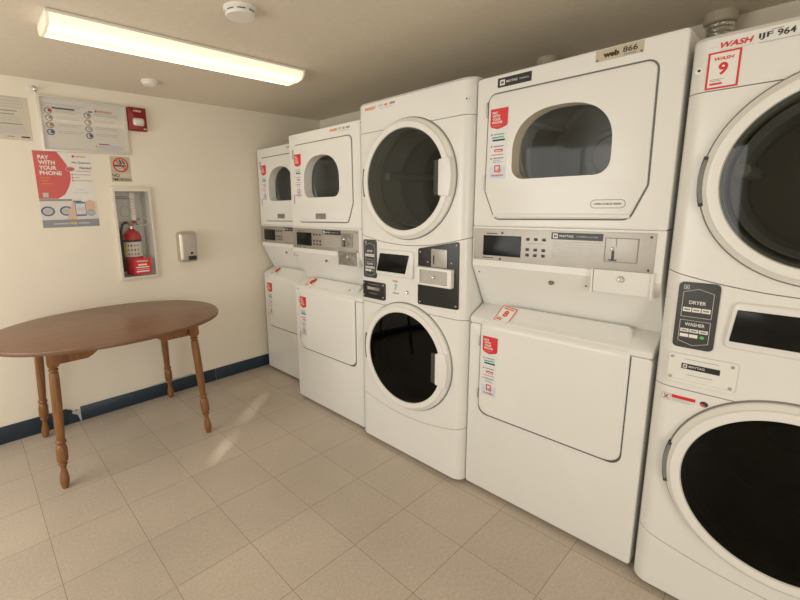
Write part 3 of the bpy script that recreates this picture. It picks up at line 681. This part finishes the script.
# ------------------------------------------------------------------ table
TX, TY, TZ = .58, 2.675, .74
tb = thing('oval_table', 'oval brown wood-top table on turned legs against the back wall', 'table', (TX, TY, 0))
m = MB(); m.prism(ellipse(0, 0, .585, .4635, 96, 2.12), TZ, TZ-.022, TOP, axis='z', bev=.005, bev1=.006)
for f in m.bm.faces:
    if abs(f.normal.z) < .5 and len(f.verts) == 4: pass
m.build('tabletop', tb)
m = MB(); m.prism(ellipse(0, 0, .5862, .4647, 96, 2.12), TZ-.006, TZ-.021, EDGE, axis='z', bev=.001, bev1=.001); m.build('edge_band', tb)
for sy in (-1, 1):
    y = .06 + sy * .275
    pts = [(-.33, .624), (-.185, .624), (-.165, .634), (-.13, .660), (-.105, .680), (-.07, .694), (.06, .694), (.11, .682), (.14, .662), (.175, .634), (.195, .624), (.33, .624), (.33, .718), (-.33, .718)]
    m = MB(); m.prism(pts, y - .009, y + .009, LEG, bev=.002, bev1=.002); m.build('apron', tb)
for sx in (-1, 1):
    x = .015 + sx * .325; m = MB(); m.prism([(-.21, .624), (.33, .624), (.33, .718), (-.21, .718)], x - .009, x + .009, LEG, axis='x'); m.build('apron', tb)
LP = [(.0235, 0), (.0235, .095), (.020, .100), (.0155, .105), (.022, .111), (.022, .116), (.0155, .122), (.0205, .128), (.0225, .16), (.0225, .30), (.0205, .42), (.0185, .466), (.024, .474), (.024, .482), (.0170, .490), (.0225, .500), (.0255, .515), (.0255, .560), (.0235, .575), (.015, .584), (.0215, .591), (.0145, .600), (.0125, .612), (.0125, .622), (.017, .640), (.021, .662), (.0215, .680), (.018, .700), (.0145, .712), (.0135, .716)]
for fx, fy, tx, ty in ((.214, 2.405, .248, 2.452), (.968, 2.412, .938, 2.455), (.216, 3.068, .25, 3.0), (.981, 3.088, .945, 3.01)):
    m = MB(); T = Vector((tx - TX, ty - TY, .718)); Bt = Vector((fx - TX, fy - TY, .0)); ax = (Bt - T); L = ax.length
    m.lathe([(r, h * L / .716) for r, h in LP[1:]], LEG, T, ax, 24, cap1=True)
    # square block at the head
    a = ax.normalized(); e1 = (Vector((1, 0, 0)) - a * a.x).normalized(); e2 = a.cross(e1); q = []
    for h, k in ((0, .0255), (.085, .0255), (.100, .0195)):
        q.append([m.bm.verts.new(T + a * h + e1 * sx * k + e2 * sy * k) for sx, sy in ((-1,-1),(1,-1),(1,1),(-1,1))])
    for A, B in zip(q, q[1:]):
        for i in range(4): m.F([A[i], A[(i+1) % 4], B[(i+1) % 4], B[i]], LEG)
    m.F(list(reversed(q[0])), LEG); m.F(q[-1], LEG)
    m.build('leg', tb)

# ------------------------------------------------------------------ things on the back wall
def onwall(x, z, tilt=0, y=YB): # frame with origin on the wall, facing the room
    c, s_ = cos(tilt), sin(tilt); return ((x, y - .0015, z), (c, 0, s_), (-s_, 0, c))
W0 = YB - .0004
# paper notice at the left edge
m = MB(); m.frame((.17, W0, 1.765)); m.rect(0, .218, 0, .235, mat('notice_paper', (.64, .575, .46), .6), 1, .001)
m.bars(.01, .195, .232, .165, 4, LGREY, 2, .5, .1); m.bars(.01, .165, .160, .150, 1, GREYINK, 2, .6); m.bars(.01, .19, .142, .134, 1, GREYINK, 2, .7)
m.bars(.01, .185, .128, .095, 5, LGREY, 2, .5, .1); m.bars(.01, .18, .09, .081, 1, GREYINK, 2, .7, 0); m.bars(.01, .205, .074, .03, 6, LGREY, 2, .55, .1); m.rect(.10, .135, .016, .021, GREYINK, 2); m.rect(.165, .205, .014, .022, INK, 2)
tag(m.build('paper_notice'), 'yellowed paper notice with rows of small print, left edge of back wall', 'notice')
# hook above the frame
h = thing('wall_hook', 'small chrome hook on white base at top left of the framed instructions', 'hook', (.42, YB, 2.05))
m = MB(); m.prism(rrect(-.026, .012, -.016, .016, .004), -.006, 0, LITE, bev=.002); m.build('base', h)
m = MB(); m.lathe([(.006, 0), (.006, .012), (.014, .018), (.016, .026), (.011, .034), (0, .036)], CHROME, (.006, -.004, .002), (0, -1, 0), 18); m.build('knob', h)
# framed instructions
fr = thing('framed_notice', 'silver framed instruction sheet with two columns of round icons', 'framed sign', (.425, YB, 1.712))
FW, FH = .475, .318
m = MB(); m.prism([(0, 0), (FW, .004), (FW + .006, FH - .006), (.004, FH)], -.016, 0, FRAMEM, bev=.003, holes=[[(.014, .014), (FW - .013, .018), (FW - .008, FH - .019), (.018, FH - .014)]]); m.build('frame', fr)
m = MB(); m.frame((0, -.004, 0)); m.pol([(.012, .012), (FW - .011, .016), (FW - .006, FH - .017), (.016, FH - .012)], POSTERW, 1, .002)
m.rect(.03, .25, .268, .276, LAV, 2); m.rect(.025, .22, .255, .262, LAV, 2); m.rect(.075, .19, .246, .254, INK, 2); m.rect(.26, .285, .246, .253, INK, 2); m.txt('WASH', .315, .249, .014, ORANGE, 2, shear=.2, width=.08, bold=.03); m.rect(.298, .310, .25, .262, RED, 2)
for i in range(4):
    for x, q in ((.055, (RED, GREYINK, ORANGE, NAVY)), (.255, (GREYINK, ORANGE, LGREY, NAVY))):
        z = .232 - i * .040 - (0 if x < .1 else .006); m.ringp(ellipse(x, z, .020, .018, 20), ellipse(x, z, .014, .0125, 20), NAVY if i == 3 else GREYINK, 2); m.ell(x + .006, z + .002, .009, .009, q[i], 3, 12)
    for x0, x1 in ((.09, .235), (.29, .43)): m.bars(x0, x1, .242 - i * .040, .222 - i * .040, 2, LGREY, 2, .25, .3)
m.ell(.285, .045, .007, .007, YELLOW, 2, 12); m.rect(.30, .36, .058, .064, RED, 2); m.rect(.30, .44, .03, .05, LAV, 2); m.rect(.30, .41, .046, .056, PALEB, 3)
m.build('sheet', fr)
m = MB(); m.prism([(.012, .012), (FW - .011, .016), (FW - .006, FH - .017), (.016, FH - .012)], -.009, -.007, GLP); m.build('pane', fr)
# poster
m = MB(); m.frame((.373, W0, 1.265)); PW, PH = .299, .449
m.rect(0, PW, 0, PH, POSTERW, 1, .001)
arc = [(0, .172), (0, PH), (.118, PH)] + [(.118 + .058 * sin(pi * (k / 12)) , PH - .276 * k / 12 ) for k in range(1, 12)] + [(.095, .172)]
m.pol(arc, POSTERRED, 2)
for i, (t_, w_) in enumerate((('PAY', .055), ('WITH', .082), ('YOUR', .087), ('PHONE', .110))): m.txt(t_, .022, PH - .048 - i * .030, .0235, PAPER, 3, width=w_, bold=.03)
for i in range(3): m.rect(.024, .024 + (.045, .035, .055)[i], PH - .158 - i*.017, PH - .151 - i*.017, ORANGE, 3)
m.rect(.022, .05, .18, .207, LGREY, 3)
m.txt('WASH', .215, PH - .030, .012, ORANGE, 2, shear=.2, width=.055, bold=.03); m.rect(.195, .208, PH - .03, PH - .018, RED, 2)
m.txt('No Quarters', .292, PH - .068, .0155, INK, 2, 'r', width=.10); m.txt('Needed', .292, PH - .098, .0155, INK, 2, 'r', width=.063)
m.ell(.178, PH - .10, .025, .014, LGREY, 3); m.ell(.178, PH - .10, .021, .011, POSTERRED, 4)
m.rect(.21, .288, PH - .112, PH - .109, RED, 2)
for i in range(3): m.ell(.185, PH - .132 - i*.018, .005, .005, RED, 2, 10); m.rect(.195, (.285, .225, .29)[i], PH - .135 - i*.018, PH - .129 - i*.018, LGREY, 2)
m.rect(.175, .26, .205, .213, PALEB, 2); m.rect(.19, .245, .222, .228, PALEB, 2)
m.rect(0, .165, .158, .170, GREYINK, 2); m.rect(.17, .215, .152, .168, PALEB, 2)
m.rect(0, PW, .046, .158, mat('poster_lower', (.70, .67, .63), .3), 2)
for x in (.035, .13): m.ringp(ellipse(x, .098, .035, .029), ellipse(x, .098, .025, .020), NAVY, 3); m.ell(x, .098, .022, .017, LGREY, 3)
m.pol([(.125, .046), (.145, .09), (.165, .15), (.19, .155), (.19, .06), (.17, .046)], SKIN, 4); m.rect(.178, .235, .066, .15, NAVY, 5, r=.006); m.rect(.181, .232, .075, .142, PALEB, 6); m.rect(.187, .225, .10, .118, mat('print_pink', (.75, .50, .52), .5), 7); m.rect(.187, .225, .082, .092, LAV, 7)
m.pol([(.232, .15), (.26, .165), (.288, .15), (.286, .11), (.25, .095), (.232, .10)], SKIN, 4)
for k in range(4): m.ringp(ellipse(.262, .085, .022 - k*.005, .02 - k*.004, 16), ellipse(.262, .085, .020 - k*.005, .018 - k*.004, 16), NAVY if k % 2 == 0 else LGREY, 5)
m.rect(0, PW, 0, .046, mat('poster_slate', (.27, .28, .31), .35), 3); m.rect(.055, .135, .018, .026, LGREY, 4); m.txt('FREE', .14, .016, .013, YELLOW, 4, width=.038, bold=.03); m.rect(.185, .245, .018, .026, LGREY, 4)
tag(m.build('poster'), 'red and white PAY WITH YOUR PHONE poster on the back wall', 'poster')
# no smoking sign
m = MB(); m.frame((.776, W0, 1.543)); m.rect(0, .122, 0, .162, mat('sign_beige', (.60, .54, .42), .5), 1, .0015); m.rect(.004, .118, .056, .158, mat('sign_grey', (.50, .46, .37), .5), 2)
m.rect(.022, .085, .098, .107, INK, 3); m.rect(.088, .094, .098, .107, INK, 3)
for k in range(2): m.tube  # smoke drawn as two slanted strokes
m.pol([(.062, .114), (.072, .114), (.060, .142), (.052, .142)], INK, 3); m.pol([(.080, .114), (.090, .114), (.076, .138), (.068, .138)], INK, 3)
m.ringp(ellipse(.061, .108, .046, .046, 40), ellipse(.061, .108, .038, .038, 40), RED, 4)
m.pol([(.061 + .04*cos(a), .108 + .04*sin(a)) for a in (radians(138), radians(128), radians(-42), radians(-52))], RED, 4)
m.txt('NO', .006, .032, .020, INK, 3, width=.042, bold=.012); m.txt('SMOKING', .005, .006, .020, INK, 3, width=.114, bold=.008)
tag(m.build('no_smoking_sign'), 'small NO SMOKING sign with red barred circle above extinguisher cabinet', 'sign')
# fire alarm
fa = thing('fire_alarm', 'dark red fire alarm strobe beside the framed instruction sheet', 'fire alarm', (.965, YB + .0006, 1.945))
m = MB(); m.prism(rrect(-.056, .056, -.073, .073, .006), -.034, 0, ALARM, bev=.008); m.frame((0, -.0343, 0)); m.txt('FIRE', 0, .044, .011, PAPER, 1, 'c', width=.045); m.rect(.03, .05, -.064, -.056, LGREY, 1); m.build('body', fa)
m = MB(); m.prism(rrect(-.033, .036, -.044, .006, .015), -.052, -.032, mat('strobe_lens', (.75, .72, .66), .12, metal=.4, bump=.6, bscale=120), bev=.012); m.build('strobe', fa)
# extinguisher cabinet
cb = thing('fire_extinguisher_cabinet', 'cream recessed extinguisher cabinet with clear pane and red warning label', 'cabinet', (0, YB, 0))
ID = .19
m = MB(); fx0, fx1, fz0, fz1 = .760, 1.002, .893, 1.510
m.prism([(fx0, fz0), (fx1, fz0), (fx1, fz1), (fx0, fz1)], -.022, -.0005, CABM, bev=.003, holes=[[(.776, .912), (.988, .912), (.988, 1.482), (.776, 1.482)]]); m.build('frame', cb)
m = MB()
x0, x1, z0, z1 = CX0 + .002, CX1 - .002, CZ0 + .002, CZ1 - .002
m.box(x0, x0 + .003, 0, ID, z0, z1, CABIN); m.box(x1 - .003, x1, 0, ID, z0, z1, CABIN); m.box(x0, x1, 0, ID, z0, z0 + .003, CABIN); m.box(x0, x1, 0, ID, z1 - .003, z1, CABIN); m.box(x0, x1, ID - .003, ID, z0, z1, mat('cabinet_back', (.80, .79, .75), .5)); m.build('tub', cb)
m = MB(); m.frame((0, ID - .0035, 0)); m.rect(.81, .95, 1.12, 1.47, mat('instruction_card', (.84, .83, .80), .5), 1); m.bars(.83, .93, 1.455, 1.43, 2, GREYINK, 2, .5); m.bars(.83, .93, 1.28, 1.20, 6, LGREY, 2, .4); m.ringp(ellipse(.88, 1.35, .035, .04), ellipse(.88, 1.35, .032, .037), LGREY, 2); m.build('instruction_card', cb)
m = MB(); m.box(.774, .990, -.010, -.007, .910, 1.484, GLP); m.build('pane', cb)
m = MB(); m.frame((.845, -.0105, .925)); m.rect(0, .112, 0, .108, RED, 1, .001); m.txt('WARNING', .056, .080, .014, PAPER, 2, 'c', width=.072); m.rect(.028, .085, .058, .068, PAPER, 2); m.rect(.014, .098, .043, .050, PAPER, 2); m.rect(.018, .1, .030, .036, mat('print_rose', (.75, .4, .4), .5), 2); m.rect(.014, .098, .013, .022, PAPER, 2); m.build('warning_label', cb)
# extinguisher
EX, EY, EB = .887, 3.262, CZ0 + .005
ex = thing('fire_extinguisher', 'red fire extinguisher with white label standing inside the wall cabinet', 'fire extinguisher', (EX, EY, EB))
m = MB(); R = .057; m.lathe([(.045, 0), (.054, .004), (R, .014), (R, .262), (.052, .285), (.036, .304), (.022, .312), (.022, .322)], EXTRED, seg=36, cap0=True, cap1=True); m.build('cylinder', ex)
m = MB(); m.lathe([(R + .0008, .13), (R + .0008, .232)], PAPER, seg=48); m.lathe([(R + .0014, .232), (R + .0014, .247)], INK, seg=48)
def arcrect(a0, a1, z0_, z1_, mm, r):
    n = 5
    for k in range(n):
        A = a0 + (a1 - a0) * k / n; B = a0 + (a1 - a0) * (k + 1) / n
        m.face([(r*cos(A), r*sin(A), z0_), (r*cos(B), r*sin(B), z0_), (r*cos(B), r*sin(B), z1_), (r*cos(A), r*sin(A), z1_)], mm)
arcrect(radians(188), radians(214), .135, .23, YELLOW, R + .0014)
for i in range(4):
    for j in range(3): arcrect(radians(220 + i*20), radians(230 + i*20), .142 + j*.03, .154 + j*.03, (INK, GREYINK, RED)[(i + j) % 3], R + .0014)
m.build('label_band', ex, recalc=False)
m = MB(); m.lathe([(.016, .32), (.016, .345), (.022, .35), (.022, .372), (.010, .376), (0, .376)], CHROME, seg=20); m.tube([(-.02, -.01, .362), (.01, -.03, .378), (.05, -.05, .388)], .006, CHROME, 8); m.tube([(.0, -.01, .352), (.03, -.035, .352), (.055, -.05, .343)], .006, CHROME, 8); m.build('valve_handle', ex)
m = MB(); m.lathe([(.014, 0), (.014, .012), (0, .013)], mat('gauge_face', (.7, .2, .15), .3), (.0, -.018, .352), (0, -1, 0), 18); m.build('gauge', ex)
m = MB(); m.tube([(-.012, -.005, .36), (-.035, -.008, .366), (-.056, -.012, .350), (-.070, -.016, .31), (-.074, -.018, .25), (-.0745, -.018, .12), (-.073, -.018, .03)], .0085, RUBBER, 10); m.build('hose', ex)
m = MB(); m.tube([(.06*cos(a) + .045, -.045 + .01*sin(a), .372 + .03*sin(a)) for a in [2*pi*k/20 for k in range(21)]], .0018, LITE, 6); m.build('safety_ring', ex)
m = MB(); m.frame((-.005, -.062, .465)); m.rect(0, .028, -.085, .10, PAPER, 1, .001); m.rect(0, .028, -.105, -.085, mat('tag_maroon', (.28, .03, .03), .5), 1, .001); m.bars(.004, .024, .06, -.06, 6, mat('print_pink', (.75, .50, .52), .5), 2, .4); m.fr = None; m.tube([(.009, -.062, .38), (.0, -.03, .37)], .001, LITE, 6); m.build('inspection_tag', ex)
# dispenser
dp = thing('soap_dispenser', 'brushed metal dispenser with black push spout on the bare back wall', 'dispenser', (1.212, YB + .0006, 0))
m = MB(); m.prism(rrect(-.064, .064, .980, 1.197, .022), -.070, 0, mat('dispenser_steel', (.60, .54, .46), .33, metal=.8), bev=.014); m.build('body', dp)
m = MB(); m.prism(rrect(-.05, .058, .992, 1.183, .014), -.076, -.068, mat('dispenser_front', (.56, .52, .46), .36, metal=.75, noise=.06, nscale=30), bev=.004); m.build('front_cover', dp)
m = MB(); m.prism(rrect(-.012, .042, .994, 1.022, .003), -.090, -.074, BLACK, bev=.003); m.lathe([(.009, 0), (.009, .004), (0, .005)], BLACK, (.014, -.076, 1.043), (0, -1, 0), 14); m.build('push_spout', dp)

# ------------------------------------------------------------------ light
def area(name, loc, target, sx, sy, power, col):
    l = bpy.data.lights.new(name, 'AREA'); l.shape = 'RECTANGLE'; l.size = sx; l.size_y = sy; l.energy = power; l.color = col
    o = bpy.data.objects.new(name, l); COL.objects.link(o); o.location = loc
    o.rotation_euler = (Vector(target) - Vector(loc)).to_track_quat('-Z', 'Y').to_euler(); return o
area('added_window_fill', (XL - .08, (WY0+WY1)/2, (WZ0+WZ1)/2), (XR, (WY0+WY1)/2 - .9, .9), WY1-WY0, WZ1-WZ0, 40, (1, .965, .90))  # fill lamp outside the added window
area('added_doorway_fill', (-.25, YF - .12, 1.0), (.5, YB, .9), 1.0, 1.95, 34, (1, .95, .86))  # fill lamp outside the added doorway
sp = bpy.data.lights.new('sunbeam_spot', 'SPOT'); sp.energy = 15000; sp.spot_size = radians(2.0); sp.spot_blend = .2; sp.shadow_soft_size = .10; sp.color = (1, .93, .82)  # far spot standing in for the sun, aimed through the added slots
so = bpy.data.objects.new('sunbeam_spot', sp); COL.objects.link(so)
tgt = Vector((1.145, 2.305, 0)); hd = Vector((.779, .627, 0)).normalized(); dr = (hd * cos(radians(25)) + Vector((0, 0, -sin(radians(25)))))
so.location = tgt - dr * 12; so.rotation_euler = dr.to_track_quat('-Z', 'Y').to_euler()
wd = bpy.data.worlds.new('world'); SC.world = wd; wd.use_nodes = True
wd.node_tree.nodes['Background'].inputs[0].default_value = (.75, .8, .85, 1); wd.node_tree.nodes['Background'].inputs[1].default_value = .6

# ------------------------------------------------------------------ camera
f, yaw, pit, rol, H = 427.8075, .7344936, -.18573565, -.02052103, 1.36651215
cxp, cyp = -48.9704, -15.0435
fw = Vector((sin(yaw)*cos(pit), cos(yaw)*cos(pit), sin(pit))); r = Vector((cos(yaw), -sin(yaw), 0)); u = r.cross(fw)
r2 = r*cos(rol) + u*sin(rol); u2 = -r*sin(rol) + u*cos(rol)
cam = bpy.data.cameras.new('camera'); co = bpy.data.objects.new('camera', cam); COL.objects.link(co)
M = Matrix((r2, u2, -fw)).transposed().to_4x4(); M.translation = (0, 0, H); co.matrix_world = M
cam.sensor_fit = 'HORIZONTAL'; cam.sensor_width = 36; cam.lens = f * 36 / 800
cam.shift_x = -cxp / 800; cam.shift_y = cyp / 800; cam.clip_start = .02
SC.camera = co
SC.view_settings.view_transform = 'Standard'; SC.view_settings.look = 'None'; SC.view_settings.gamma = 1; SC.view_settings.exposure = -.02
SC.view_settings.use_curve_mapping = False
